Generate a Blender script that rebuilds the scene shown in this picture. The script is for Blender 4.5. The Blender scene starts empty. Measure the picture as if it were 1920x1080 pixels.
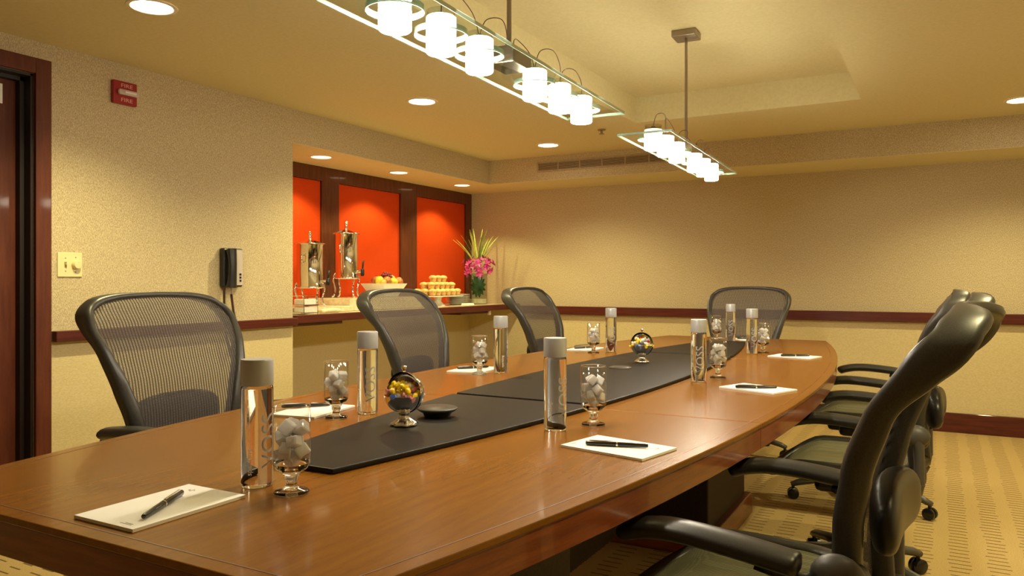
import bpy, bmesh, math, random
from mathutils import Vector, Matrix, Euler
R = math.radians
random.seed(7)
SC = bpy.context.scene
COL = SC.collection

# ------------------------------------------------------------------ camera, world, exposure
cd = bpy.data.cameras.new('camera'); cam = bpy.data.objects.new('camera', cd); COL.objects.link(cam)
cam.location = (0, 0, 1.11); cam.rotation_euler = (R(90), 0, R(29.05))
cd.sensor_width = 36; cd.lens = 1446 / 1920 * 36; cd.shift_y = -13 / 1920; cd.clip_start = 0.03
SC.camera = cam
wd = bpy.data.worlds.new('world'); SC.world = wd; wd.use_nodes = True
wd.node_tree.nodes['Background'].inputs[0].default_value = (0.9, 0.7, 0.45, 1)
wd.node_tree.nodes['Background'].inputs[1].default_value = 0.02
SC.view_settings.view_transform = 'Standard'
SC.view_settings.look = 'None'
SC.view_settings.exposure = 0.38
SC.view_settings.gamma = 1.0
SC.view_settings.use_curve_mapping = False
WARM = (1.0, 0.87, 0.43)          # recessed downlights
NICHE = (1.0, 0.88, 0.36)         # niche downlights
SOFT = (1.0, 0.885, 0.68)          # pendant lamps
P_DOWN, P_NICHE, E_LAMP, E_LENS = 66.0, 20.0, 108.0, 14.0

# ------------------------------------------------------------------ materials
MATS = {}
def new_mat(name):
    m = bpy.data.materials.new(name); m.use_nodes = True
    nt = m.node_tree; p = nt.nodes['Principled BSDF']; MATS[name] = m
    return m, nt, p
def lk(nt, a, b): nt.links.new(a, b)
def node(nt, t, **kw):
    n = nt.nodes.new(t)
    for k, v in kw.items(): setattr(n, k, v)
    return n
def setp(p, **kw):
    names = dict(col='Base Color', rough='Roughness', metal='Metallic', ior='IOR', trans='Transmission Weight', coat='Coat Weight', crough='Coat Roughness', spec='Specular IOR Level', alpha='Alpha', emit='Emission Color', es='Emission Strength', sheen='Sheen Weight', sss='Subsurface Weight')
    for k, v in kw.items():
        if k in ('col', 'emit'): v = (*v, 1)
        p.inputs[names[k]].default_value = v
def plain(name, col, rough=.5, **kw):
    m, nt, p = new_mat(name); setp(p, col=col, rough=rough, **kw); return m
def coords(nt, scale=(1, 1, 1), kind='Object'):
    tc = node(nt, 'ShaderNodeTexCoord'); mp = node(nt, 'ShaderNodeMapping')
    mp.inputs['Scale'].default_value = scale
    lk(nt, tc.outputs[kind], mp.inputs[0]); return mp.outputs[0]
def noise(nt, vec, scale, detail=3, rough=.55):
    n = node(nt, 'ShaderNodeTexNoise'); n.inputs['Scale'].default_value = scale; n.inputs['Detail'].default_value = detail
    n.inputs['Roughness'].default_value = rough; lk(nt, vec, n.inputs['Vector']); return n.outputs['Fac']
def ramp(nt, fac, stops):
    r = node(nt, 'ShaderNodeValToRGB'); lk(nt, fac, r.inputs[0])
    while len(r.color_ramp.elements) < len(stops): r.color_ramp.elements.new(.5)
    for e, (q, c) in zip(r.color_ramp.elements, stops): e.position = q; e.color = (*c, 1)
    return r.outputs[0]
def bump(nt, p, fac, strength=.2, dist=.002):
    b = node(nt, 'ShaderNodeBump'); b.inputs['Strength'].default_value = strength; b.inputs['Distance'].default_value = dist
    lk(nt, fac, b.inputs['Height']); lk(nt, b.outputs[0], p.inputs['Normal'])
def math_(nt, op, a, b=None):
    n = node(nt, 'ShaderNodeMath', operation=op)
    for i, v in enumerate((a, b)):
        if v is None: continue
        if isinstance(v, (int, float)): n.inputs[i].default_value = v
        else: lk(nt, v, n.inputs[i])
    return n.outputs[0]
def noisy(name, c1, c2, scale, rough=.6, stretch=(1, 1, 1), bs=.2, lo=.35, hi=.65, bd=.002, **kw):
    m, nt, p = new_mat(name); setp(p, rough=rough, **kw)
    f = noise(nt, coords(nt, stretch), scale)
    lk(nt, ramp(nt, f, [(lo, c1), (hi, c2)]), p.inputs['Base Color'])
    if bs: bump(nt, p, f, bs, bd)
    return m

def wall_mat():
    m, nt, p = new_mat('wallpaper'); setp(p, rough=.75, spec=.25)
    v = coords(nt)
    sx = node(nt, 'ShaderNodeSeparateXYZ'); lk(nt, v, sx.inputs[0])
    f1 = noise(nt, coords(nt, (1, 1, .38)), 330, 2, .6)
    up = ramp(nt, f1, [(.36, (.40, .325, .200)), (.50, (.54, .448, .285)), (.64, (.70, .59, .385))])
    f2 = noise(nt, coords(nt, (.35, .35, 1)), 240, 2, .6)
    low = ramp(nt, f2, [(.36, (.58, .485, .265)), (.64, (.68, .57, .32))])
    st = math_(nt, 'GREATER_THAN', sx.outputs[2], .85)
    mx = node(nt, 'ShaderNodeMix', data_type='RGBA'); lk(nt, st, mx.inputs[0]); lk(nt, low, mx.inputs[6]); lk(nt, up, mx.inputs[7])
    lk(nt, mx.outputs[2], p.inputs['Base Color']); bump(nt, p, f1, .25, .002)
    return m
def carpet_mat():
    m, nt, p = new_mat('carpet'); setp(p, rough=.95, spec=.1)
    v = coords(nt); sx = node(nt, 'ShaderNodeSeparateXYZ'); lk(nt, v, sx.inputs[0])
    wob = math_(nt, 'MULTIPLY', math_(nt, 'SUBTRACT', noise(nt, v, 22, 2), .5), .05)
    x = math_(nt, 'DIVIDE', math_(nt, 'ADD', sx.outputs[0], wob), .133)
    colid = math_(nt, 'FLOOR', x); fx = math_(nt, 'FRACT', x)
    rnd = node(nt, 'ShaderNodeTexWhiteNoise', noise_dimensions='1D'); lk(nt, colid, rnd.inputs['W'])
    y = math_(nt, 'ADD', math_(nt, 'DIVIDE', sx.outputs[1], .046), rnd.outputs['Value'])
    fy = math_(nt, 'FRACT', y)
    inx = math_(nt, 'LESS_THAN', math_(nt, 'ABSOLUTE', math_(nt, 'SUBTRACT', fx, .5)), .27)
    iny = math_(nt, 'LESS_THAN', math_(nt, 'ABSOLUTE', math_(nt, 'SUBTRACT', fy, .5)), .085)
    d = math_(nt, 'MULTIPLY', inx, iny)
    f = noise(nt, v, 260, 3, .7)
    base = ramp(nt, f, [(.3, (.36, .25, .10)), (.7, (.62, .45, .205))])
    mx = node(nt, 'ShaderNodeMix', data_type='RGBA'); lk(nt, math_(nt, 'MULTIPLY', d, .85), mx.inputs[0]); lk(nt, base, mx.inputs[6])
    mx.inputs[7].default_value = (.10, .055, .02, 1)
    lk(nt, mx.outputs[2], p.inputs['Base Color']); bump(nt, p, f, .5, .004)
    return m
def wood_mat(name, c1, c2, rough, coat, stretch, scale=9, crough=.06, spec=.3):
    m, nt, p = new_mat(name); setp(p, rough=rough, coat=coat, crough=crough, spec=spec)
    f = noise(nt, coords(nt, stretch), scale, 5, .6)
    g = noise(nt, coords(nt, tuple(5 * s for s in stretch)), scale * 3, 3, .6)
    h = math_(nt, 'ADD', math_(nt, 'MULTIPLY', f, .7), math_(nt, 'MULTIPLY', g, .3))
    lk(nt, ramp(nt, h, [(.36, c1), (.64, c2)]), p.inputs['Base Color'])
    return m
def mesh_mat(name, axis, pitch, col, lo, hi):
    m, nt, p = new_mat(name); setp(p, col=col, rough=.6, spec=.3)
    v = coords(nt); sx = node(nt, 'ShaderNodeSeparateXYZ'); lk(nt, v, sx.inputs[0])
    fr = math_(nt, 'FRACT', math_(nt, 'DIVIDE', sx.outputs[axis], pitch))
    band = math_(nt, 'LESS_THAN', fr, .42)
    fr2 = math_(nt, 'FRACT', math_(nt, 'DIVIDE', sx.outputs[2 if axis == 0 else 0], pitch * .45))
    w = math_(nt, 'MULTIPLY', math_(nt, 'LESS_THAN', fr2, .45), .25)
    a = math_(nt, 'ADD', math_(nt, 'ADD', math_(nt, 'MULTIPLY', band, hi - lo), lo), w)
    lk(nt, math_(nt, 'MINIMUM', a, 1.0), p.inputs['Alpha'])
    cr = node(nt, 'ShaderNodeMix', data_type='RGBA'); lk(nt, band, cr.inputs[0]); cr.inputs[6].default_value = (*[min(1, c * 3.4) for c in col], 1); cr.inputs[7].default_value = (*col, 1)
    lk(nt, cr.outputs[2], p.inputs['Base Color'])
    return m
def pane_mat(name, tint, gloss=.10, ior=1.5):
    m, nt, p = new_mat(name); nt.nodes.remove(p)
    out = [n for n in nt.nodes if n.type == 'OUTPUT_MATERIAL'][0]
    t = node(nt, 'ShaderNodeBsdfTransparent'); t.inputs[0].default_value = (*tint, 1)
    g = node(nt, 'ShaderNodeBsdfGlossy'); g.inputs['Roughness'].default_value = .02
    fr = node(nt, 'ShaderNodeFresnel'); fr.inputs[0].default_value = ior
    mx = node(nt, 'ShaderNodeMixShader'); gm = node(nt, 'ShaderNodeNewGeometry'); lk(nt, math_(nt, 'MULTIPLY', math_(nt, 'MULTIPLY', fr.outputs[0], gloss * 10), math_(nt, 'SUBTRACT', 1.0, gm.outputs['Backfacing'])), mx.inputs[0])
    lk(nt, t.outputs[0], mx.inputs[1]); lk(nt, g.outputs[0], mx.inputs[2]); lk(nt, mx.outputs[0], out.inputs[0])
    return m
def glow(name, col, s):
    m, nt, p = new_mat(name); setp(p, col=(.9, .9, .9), rough=.4, emit=col, es=s); return m

wall_mat(); carpet_mat()
noisy('ceiling_paint', (.68, .60, .36), (.73, .645, .39), 60, .8, bs=.1)
wood_mat('table_wood', (.185, .068, .005), (.24, .093, .008), .26, .15, (6, .6, 6), crough=.07, spec=.2)
wood_mat('apron_wood', (.14, .028, .008), (.25, .065, .015), .3, .4, (.6, .6, 8))
wood_mat('trim_wood', (.060, .010, .008), (.115, .022, .014), .38, .25, (.5, .5, 8))
wood_mat('door_wood', (.075, .014, .007), (.13, .030, .010), .55, .05, (5, 5, .5))
wood_mat('panel_wood', (.07, .016, .008), (.14, .035, .012), .4, .25, (5, 5, .5))
noisy('dark_base', (.018, .010, .008), (.040, .020, .014), 120, .6, bs=.1)
plain('recess_shade', (.012, .006, .005), .5)  # near-black paints the shade of the door recess into the jamb
noisy('inlay', (.12, .035, .008), (.2, .07, .015), 30, .4, bs=0)
m_, nt_, p_ = new_mat('mat_leather'); setp(p_, rough=.45, spec=.14)
f_ = noise(nt_, coords(nt_), 420, 2); lk(nt_, ramp(nt_, f_, [(.3, (.010, .008, .0075)), (.7, (.022, .018, .016))]), p_.inputs['Base Color']); bump(nt_, p_, f_, .15, .001)
m_, nt_, p_ = new_mat('orange_fabric'); setp(p_, rough=.85, spec=.15)
f_ = noise(nt_, coords(nt_), 300, 2); lk(nt_, ramp(nt_, f_, [(.3, (.50, .040, .004)), (.7, (.68, .070, .007))]), p_.inputs['Base Color']); bump(nt_, p_, f_, .3, .001)
noisy('stone_top', (.62, .52, .34), (.78, .70, .50), 40, .15, bs=0)
plain('chrome', (.86, .86, .88), .06, metal=1)
plain('brushed_metal', (.34, .29, .25), .35, metal=1)
plain('silver_cap', (.48, .49, .53), .38, metal=.35)
plain('black_plastic', (.013, .012, .012), .35)
noisy('chair_frame', (.036, .033, .030), (.054, .050, .046), 400, .38, bs=.1, bd=.0005)
noisy('arm_pad', (.010, .009, .009), (.018, .016, .015), 400, .36, bs=.1, bd=.0005)
plain('chair_grey', (.075, .068, .062), .45)
mesh_mat('back_mesh', 0, .0098, (.045, .038, .035), .50, .93)
mesh_mat('seat_mesh', 0, .0075, (.060, .058, .036), .78, .98)
plain('caster_black', (.012, .012, .012), .25)
m_, nt_, p_ = new_mat('water_glass'); setp(p_, col=(.985, .99, .985), rough=0, trans=1, ior=1.34)
m_, nt_, p_ = new_mat('clear_glass'); setp(p_, col=(1, 1, 1), rough=0, trans=1, ior=1.45)
m_, nt_, p_ = new_mat('ice'); setp(p_, col=(.99, .99, .99), rough=.08, trans=.10, ior=1.31, sss=.6, coat=1, crough=.03); p_.inputs['Subsurface Radius'].default_value = (1, 1, 1); p_.inputs['Subsurface Scale'].default_value = .02
f_ = noise(nt_, coords(nt_), 70, 3); bump(nt_, p_, f_, .6, .004)
pane_mat('clear_pane', (.93, .96, .93)); pane_mat('shade_glass', (.86, .88, .86), .03); pane_mat('goblet_glass', (.985, .985, .985), .16, 1.55)
plain('glass_edge', (.45, .62, .55), .15, trans=.3, coat=.5)
glow('lamp_glow', SOFT, E_LAMP); glow('lamp_band', SOFT, .8); glow('lens_glow', (1, .9, .66), E_LENS); glow('niche_lens', (1, .86, .48), 4)
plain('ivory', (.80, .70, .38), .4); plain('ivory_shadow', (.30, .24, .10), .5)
plain('alarm_red', (.30, .008, .014), .35); plain('pink_print', (.75, .35, .32), .5)
plain('white_paint', (.78, .72, .60), .5); plain('white_ceramic', (.82, .80, .74), .2, coat=.4)
plain('paper', (.90, .88, .85), .7); plain('ink', (.05, .045, .04), .6)
plain('pen_body', (.012, .010, .010), .25, coat=.3); plain('print_white', (.85, .85, .85), .4)
plain('phone_grey', (.55, .48, .45), .5); plain('cord_brown', (.05, .014, .010), .5)
noisy('vent_paint', (.40, .31, .19), (.46, .36, .22), 60, .6, bs=0); plain('vent_dark', (.10, .07, .04), .8)
plain('candy_yellow', (.85, .62, .02), .3); plain('candy_white', (.85, .80, .80), .3); plain('candy_red', (.55, .03, .03), .3)
plain('candy_blue', (.10, .18, .60), .3); plain('candy_pink', (.75, .30, .38), .3); plain('candy_orange', (.70, .25, .03), .3)
noisy('muffin_top', (.70, .40, .10), (.90, .66, .30), 60, .7); noisy('muffin_cup', (.62, .34, .09), (.78, .50, .18), 60, .8)
plain('grape_skin', (.20, .02, .03), .25, coat=.3); noisy('apple_skin', (.45, .05, .03), (.60, .30, .08), 25, .3, bs=0)
plain('lemon_skin', (.75, .60, .05), .4); noisy('peach_skin', (.60, .28, .05), (.75, .50, .12), 30, .5, bs=0)
noisy('petal', (.50, .015, .22), (.80, .12, .45), 60, .5, bs=0); plain('petal_centre', (.8, .6, .7), .5)
noisy('frond', (.45, .55, .06), (.70, .78, .22), 30, .5, bs=0); noisy('frond_dark', (.10, .16, .03), (.22, .30, .06), 30, .5, bs=0)
noisy('leaf_green', (.010, .045, .012), (.03, .10, .025), 20, .35, bs=0)
noisy('napkin', (.70, .58, .36), (.82, .70, .48), 60, .8)

# ------------------------------------------------------------------ mesh helpers
class MB:
    def __init__(s): s.v = []; s.f = []
    def add(s, vs, fs, M=None):
        o = len(s.v)
        s.v += [tuple((M @ Vector(v)) if M is not None else v) for v in vs]
        s.f += [tuple(i + o for i in f) for f in fs]; return s
    def box(s, x0, x1, y0, y1, z0, z1, M=None):
        vs = [(x, y, z) for z in (z0, z1) for y in (y0, y1) for x in (x0, x1)]
        return s.add(vs, [(0, 2, 3, 1), (4, 5, 7, 6), (0, 1, 5, 4), (2, 6, 7, 3), (0, 4, 6, 2), (1, 3, 7, 5)], M)
    def lathe(s, prof, n=24, M=None, a0=0, a1=None):
        full = a1 is None; a1 = a0 + 2 * math.pi if full else a1
        m = n if full else n + 1
        vs = [(r * math.cos(a0 + (a1 - a0) * i / n), r * math.sin(a0 + (a1 - a0) * i / n), z) for r, z in prof for i in range(m)]
        fs = []
        for j in range(len(prof) - 1):
            for i in range(n if full else n):
                k = (i + 1) % m if full else i + 1
                fs.append((j * m + i, j * m + k, (j + 1) * m + k, (j + 1) * m + i))
        return s.add(vs, fs, M)
    def sweep(s, pts, secs, ups=None, closed=False, caps=True, n=10):
        """pts: path, secs: per point (a, b) half sizes; ellipse section across the path"""
        P = [Vector(p) for p in pts]; N = len(P); rings = []
        ref = Vector((0, 0, 1)) if ups is None else None
        for i, p in enumerate(P):
            t = (P[(i + 1) % N] - P[i - 1]) if closed else (P[min(i + 1, N - 1)] - P[max(i - 1, 0)])
            t.normalize()
            u = Vector(ups[i]) if ups else ref
            if abs(t.dot(u)) > .95: u = Vector((1, 0, 0)) if abs(t.x) < .9 else Vector((0, 1, 0))
            side = t.cross(u).normalized(); up = side.cross(t).normalized()
            a, b = secs[i] if isinstance(secs, list) else secs
            rings.append([p + side * a * math.cos(2 * math.pi * k / n) + up * b * math.sin(2 * math.pi * k / n) for k in range(n)])
        vs = [tuple(v) for r in rings for v in r]; fs = []
        for i in range(N if closed else N - 1):
            j = (i + 1) % N
            for k in range(n):
                l = (k + 1) % n; fs.append((i * n + k, i * n + l, j * n + l, j * n + k))
        if caps and not closed:
            fs.append(tuple(reversed(range(n)))); fs.append(tuple((N - 1) * n + k for k in range(n)))
        return s.add(vs, fs)
    def tube(s, pts, r, n=8, closed=False):
        return s.sweep(pts, (r, r), None, closed, True, n)
    def ball(s, c, r, n=16, m=10, M=None, zmin=-1, zmax=1):
        rx, ry, rz = r if isinstance(r, (tuple, list)) else (r, r, r)
        pr = []
        for j in range(m + 1):
            a = math.asin(max(-1, min(1, zmin))) + (math.asin(zmax) - math.asin(zmin)) * j / m
            pr.append((math.cos(a), math.sin(a)))
        K = Matrix.Translation(c) @ Matrix.Diagonal((rx, ry, rz, 1))
        return s.lathe(pr, n, (M @ K) if M is not None else K)
    def obj(s, name, mat, parent=None, smooth=False, bevel=0, loc=None, rot=None):
        me = bpy.data.meshes.new(name); me.from_pydata(s.v, [], s.f); me.update()
        bm = bmesh.new(); bm.from_mesh(me); bmesh.ops.remove_doubles(bm, verts=bm.verts, dist=1e-6)
        bmesh.ops.recalc_face_normals(bm, faces=bm.faces); bm.to_mesh(me); bm.free()
        if smooth:
            me.shade_smooth() if hasattr(me, 'shade_smooth') else None
            if smooth != 'all':
                try: me.set_sharp_from_angle(angle=R(40))
                except Exception: pass
        for mm in (mat if isinstance(mat, (list, tuple)) else [mat]): me.materials.append(MATS[mm])
        o = bpy.data.objects.new(name, me); COL.objects.link(o); o.parent = parent
        if loc is not None: o.location = loc
        if rot is not None: o.rotation_euler = rot
        if bevel:
            b = o.modifiers.new('bevel', 'BEVEL'); b.width = bevel; b.segments = 2; b.limit_method = 'ANGLE'
        return o
def tag(o, label=None, cat=None, group=None, kind=None):
    if label: o['label'] = label
    if cat: o['category'] = cat
    if group: o['group'] = group
    if kind: o['kind'] = kind
    return o
def thing(name, label, cat, loc=(0, 0, 0), rz=0, group=None):
    o = bpy.data.objects.new(name, None); COL.objects.link(o); o.location = loc; o.rotation_euler = (0, 0, rz)
    o.empty_display_size = .05
    return tag(o, label, cat, group)
def copy_tree(o, parent=None):
    c = o.copy(); COL.objects.link(c); c.parent = parent
    for ch in list(o.children): copy_tree(ch, c)
    return c
def copy_thing(o, label, loc, rz=None, group=None):
    c = copy_tree(o); c.location = loc
    if rz is not None: c.rotation_euler = (0, 0, rz)
    c['label'] = label
    if group: c['group'] = group
    return c
def struct(name, mb, mat, parent=None, **kw):
    return tag(mb.obj(name, mat, parent, **kw), kind='structure')
def lerp_tab(tab, x):
    if x <= tab[0][0]: return tab[0][1]
    for (a, p), (b, q) in zip(tab, tab[1:]):
        if x <= b:
            k = (x - a) / (b - a); k = k * k * (3 - 2 * k) * .35 + k * .65; return p + (q - p) * k
    return tab[-1][1]
def smooth01(a, b, x):
    k = max(0, min(1, (x - a) / (b - a))); return k * k * (3 - 2 * k)
def catmull(pts, n):
    out = []; P = [Vector(p) for p in pts]
    for i in range(len(P) - 1):
        p0, p1, p2, p3 = P[max(i - 1, 0)], P[i], P[i + 1], P[min(i + 2, len(P) - 1)]
        for k in range(n):
            t = k / n
            out.append(.5 * ((2 * p1) + (p2 - p0) * t + (2 * p0 - 5 * p1 + 4 * p2 - p3) * t * t + (3 * p1 - p0 - 3 * p2 + p3) * t ** 3))
    out.append(P[-1]); return out
def text_mesh(name, s, size, mat, parent=None, depth=.0006, fn=None):
    cu = bpy.data.curves.new(name, 'FONT'); cu.body = s; cu.size = size; cu.align_x = 'CENTER'; cu.align_y = 'CENTER'; cu.extrude = depth; cu.resolution_u = 3
    t = bpy.data.objects.new(name, cu); COL.objects.link(t)
    dg = bpy.context.evaluated_depsgraph_get(); me = bpy.data.meshes.new_from_object(t.evaluated_get(dg))
    bpy.data.objects.remove(t); bpy.data.curves.remove(cu)
    if fn:
        for v in me.vertices: v.co = fn(v.co)
    me.materials.clear(); me.materials.append(MATS[mat]); me.name = name
    o = bpy.data.objects.new(name, me); COL.objects.link(o); o.parent = parent; return o

# ------------------------------------------------------------------ room shell
XL, XN, XR, YB, YS, YF = -3.54, -4.12, 1.28, 6.53, 5.94, -1.6
HC, HS, HT = 2.185, 1.978, 2.356
CX0, CX1, CY0, CY1 = -1.81, -.41, .75, 4.99
struct('floor', MB().box(XN - .2, XR + .1, YF - .1, YB + .1, -.06, 0), 'carpet')
mb = MB()
mb.box(XN - .2, CX0, YF - .1, YB + .1, HC, HT + .1).box(CX1, XR + .1, YF - .1, YB + .1, HC, HT + .1)
mb.box(CX0, CX1, YF - .1, CY0, HC, HT + .1).box(CX0, CX1, CY1, YB + .1, HC, HT + .1).box(CX0, CX1, CY0, CY1, HT, HT + .1)
struct('ceiling', mb, 'ceiling_paint')
DY0, DY1, DH = 1.02, 1.972, 2.035
mb = MB()
mb.box(XN - .2, XL, YF - .1, DY0, 0, HC).box(XN - .2, XL, DY0, DY1, DH, HC).box(XN - .2, XL, DY1, 3.55, 0, HC)
struct('wall_left', mb, 'wallpaper')
struct('wall_header', MB().box(XN - .2, XL, 3.55, YS, HS, HC), 'wallpaper')
struct('wall_niche', MB().box(XN - .2, XN, 3.55, YB + .1, 0, HS), 'wallpaper')
struct('wall_back', MB().box(XN, XR + .1, YB, YB + .1, 0, HS), 'wallpaper')
struct('wall_right', MB().box(XR, XR + .1, YF, YB, 0, HC), 'wallpaper')
struct('wall_front', MB().box(XL, XR, YF - .1, YF, 0, HC), 'wallpaper')
struct('wall_soffit', MB().box(XN - .2, XR + .1, YS, YB + .1, HS, HC), 'wallpaper')
# painted undersides of the header and of the soffit
mb = MB().box(XN, XL - .001, 3.551, YB, HS - .003, HS).box(XL - .001, XR, YS + .001, YB, HS - .003, HS)
struct('ceiling_soffit', mb, 'ceiling_paint')
# rails and baseboards
struct('trim_1', MB().box(XL, XL + .045, 2.05, 3.55, .832, .882), 'trim_wood', bevel=.004)
struct('trim_2', MB().box(XL + .02, XR, YB - .045, YB, .80, .876), 'trim_wood', bevel=.004)
struct('baseboard_left', MB().box(XL, XL + .02, 2.05, 3.55, 0, .143), 'trim_wood', bevel=.003)
struct('baseboard_back', MB().box(XN, XR, YB - .02, YB, 0, .143), 'trim_wood', bevel=.003)
struct('baseboard_right', MB().box(XR - .02, XR, YF, YB - .02, 0, .143), 'trim_wood', bevel=.003)
# the door and its frame
mb = MB().box(XL, XL + .022, DY1, DY1 + .07, 0, DH + .07).box(XL, XL + .022, DY0 - .07, DY0, 0, DH + .07).box(XL, XL + .022, DY0, DY1, DH, DH + .07)
fr = struct('trim_3', mb, 'door_wood', bevel=.004)
mb = MB().box(XL - .15, XL, DY1 - .012, DY1, 0, DH).box(XL - .15, XL, DY0, DY0 + .012, 0, DH).box(XL - .15, XL, DY0, DY1, DH - .012, DH)
mb.box(XL - .085, XL - .05, DY1 - .03, DY1 - .012, 0, DH - .012).box(XL - .085, XL - .05, DY0, DY1, DH - .03, DH - .012)
tag(mb.obj('door_jamb', 'recess_shade', fr), kind='structure')
dr = struct('door_1', MB().box(XL - .125, XL - .086, DY0 + .013, DY1 - .013, .008, DH - .013), 'door_wood', bevel=.003)
mb = MB().box(XL - .086, XL - .083, 1.74, 1.886, 1.895, 1.982)
mb.obj('door_notice', 'paper', dr)
mb = MB().tube([(XL - .086, 1.10, 1.0), (XL - .03, 1.10, 1.0), (XL - .03, 1.22, 1.0)], .011, 8)
mb.obj('door_handle', 'brushed_metal', dr, smooth=True)
# panelling in the niche: wooden stiles and rails round orange fabric panels
pw = struct('wall_panelling', MB().box(XN, XN + .006, 3.551, YB, .90, HS - .004), 'recess_shade')
for y0, y1 in ((3.551, 3.60), (4.40, 4.59), (5.375, 5.61), (6.425, YB - .001)):
    MB().box(XN + .006, XN + .034, y0, y1, .90, HS - .004).obj('stile', 'panel_wood', pw, bevel=.003)
for y0, y1 in ((3.60, 4.40), (4.59, 5.375), (5.61, 6.425)):
    MB().box(XN + .006, XN + .034, y0, y1, 1.868, HS - .004).obj('rail', 'panel_wood', pw, bevel=.003)
    MB().box(XN + .006, XN + .016, y0 + .003, y1 - .003, .90, 1.866).obj('fabric_panel', 'orange_fabric', pw)
# counter shelf across the niche, its front edge and brackets
ct = thing('serving_counter', 'dark wood edged stone serving counter built into the niche', 'counter', (0, 0, 0))
MB().box(XN + .001, XL - .012, 3.552, YB - .002, .868, .895).obj('counter_top', 'stone_top', ct, bevel=.003)
MB().box(XL - .012, XL + .03, 3.552, YB - .05, .845, .896).obj('front_edge', 'trim_wood', ct, bevel=.005)
for y0, y1 in ((3.552, 4.02), (5.50, 5.95)):
    MB().box(XL - .45, XL - .01, y0, y1, .822, .867).obj('bracket', 'trim_wood', ct, bevel=.003)
MB().box(XL - .02, XL + .0, 5.955, 5.985, .805, .845).obj('end_cap', 'white_paint', ct, bevel=.003)
tag(MB().box(XN + .04, XL - .12, 3.56, 4.24, .896, .935).obj('stone_riser', 'stone_top', bevel=.004), 'low pale stone riser under the shorter coffee urn', 'riser')
tag(MB().box(XN + .04, XL - .14, 4.245, 5.22, .896, .985).obj('stone_riser', 'stone_top', bevel=.004), 'higher pale stone riser under the tall urn and fruit bowl', 'riser')
# air vent in the soffit face
vt = thing('air_vent', 'long slotted air vent in the soffit above the far wall', 'vent', (0, YS, 0))
mb = MB()
X0, X1, Z0, Z1 = -3.05, -1.84, 2.050, 2.138
mb.box(X0, X1, -.008, -.0005, Z0, Z0 + .014).box(X0, X1, -.008, -.0005, Z1 - .014, Z1).box(X0, X0 + .014, -.008, -.0005, Z0 + .014, Z1 - .014).box(X1 - .014, X1, -.008, -.0005, Z0 + .014, Z1 - .014)
mb.obj('vent_frame', 'vent_paint', vt, bevel=.002)
MB().box(X0 + .014, X1 - .014, -.002, -.0005, Z0 + .014, Z1 - .014).obj('backing', 'vent_dark', vt)
for k in range(1, 6):
    x = X0 + (X1 - X0) * k / 6
    MB().box(x - .004, x + .004, -.007, -.002, Z0 + .014, Z1 - .014).obj('divider', 'vent_paint', vt)
for k in range(5):
    z = Z0 + .0215 + k * .0115
    MB().box(X0 + .014, X1 - .014, -.0055, -.002, z - .0022, z + .0022).obj('slat', 'vent_paint', vt)

# ------------------------------------------------------------------ downlights
def spot(name, loc, power, col, parent, size=136, blend=.65, rad=.035):
    l = bpy.data.lights.new(name, 'SPOT'); l.energy = power; l.color = col; l.spot_size = R(size); l.spot_blend = blend; l.shadow_soft_size = rad
    o = bpy.data.objects.new(name, l); COL.objects.link(o); o.location = loc; o.parent = parent; return o
def downlight(x, y, z, label, power, col, lens, r=.088, group=None):
    t = thing('recessed_downlight', label, 'ceiling light', (x, y, z), 0, group)
    MB().lathe([(r * .86, -.001), (r * .9, -.005), (r * 1.06, -.004), (r * 1.08, -.0005)], 32).obj('trim_ring', 'white_paint', t, smooth=True)
    MB().lathe([(0, -.0015), (r * .88, -.0015)], 32).obj('lens', lens, t, smooth='all')
    spot('downlight_bulb', (0, 0, -.022), power, col, t, size=136 if lens == 'lens_glow' else 122, blend=.65 if lens == 'lens_glow' else .35)
    return t
for x, y, lab in ((-2.70, 1.956, 'round recessed downlight in the ceiling near the fire alarm'), (-2.71, 3.77, 'round recessed downlight in the ceiling before the niche'),
                  (-2.71, 5.466, 'round recessed downlight in the ceiling in front of the air vent'), (.425, 5.466, 'round recessed downlight at the right edge of the picture'),
                  (.425, 3.77, 'round recessed downlight above the middle chair on the right'), (.425, 1.956, 'round recessed downlight above the nearest chair')):
    downlight(x, y, HC, lab, P_DOWN, WARM, 'lens_glow', group='downlights in the main ceiling')
for y, lab in ((4.05, 'small downlight in the niche above the left coffee urn'), (4.93, 'small downlight in the niche above the fruit bowl'), (5.86, 'small downlight in the niche above the muffins')):
    downlight(-3.77, y, HS - .003, lab, P_NICHE, NICHE, 'niche_lens', .078, 'downlights in the niche')

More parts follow.
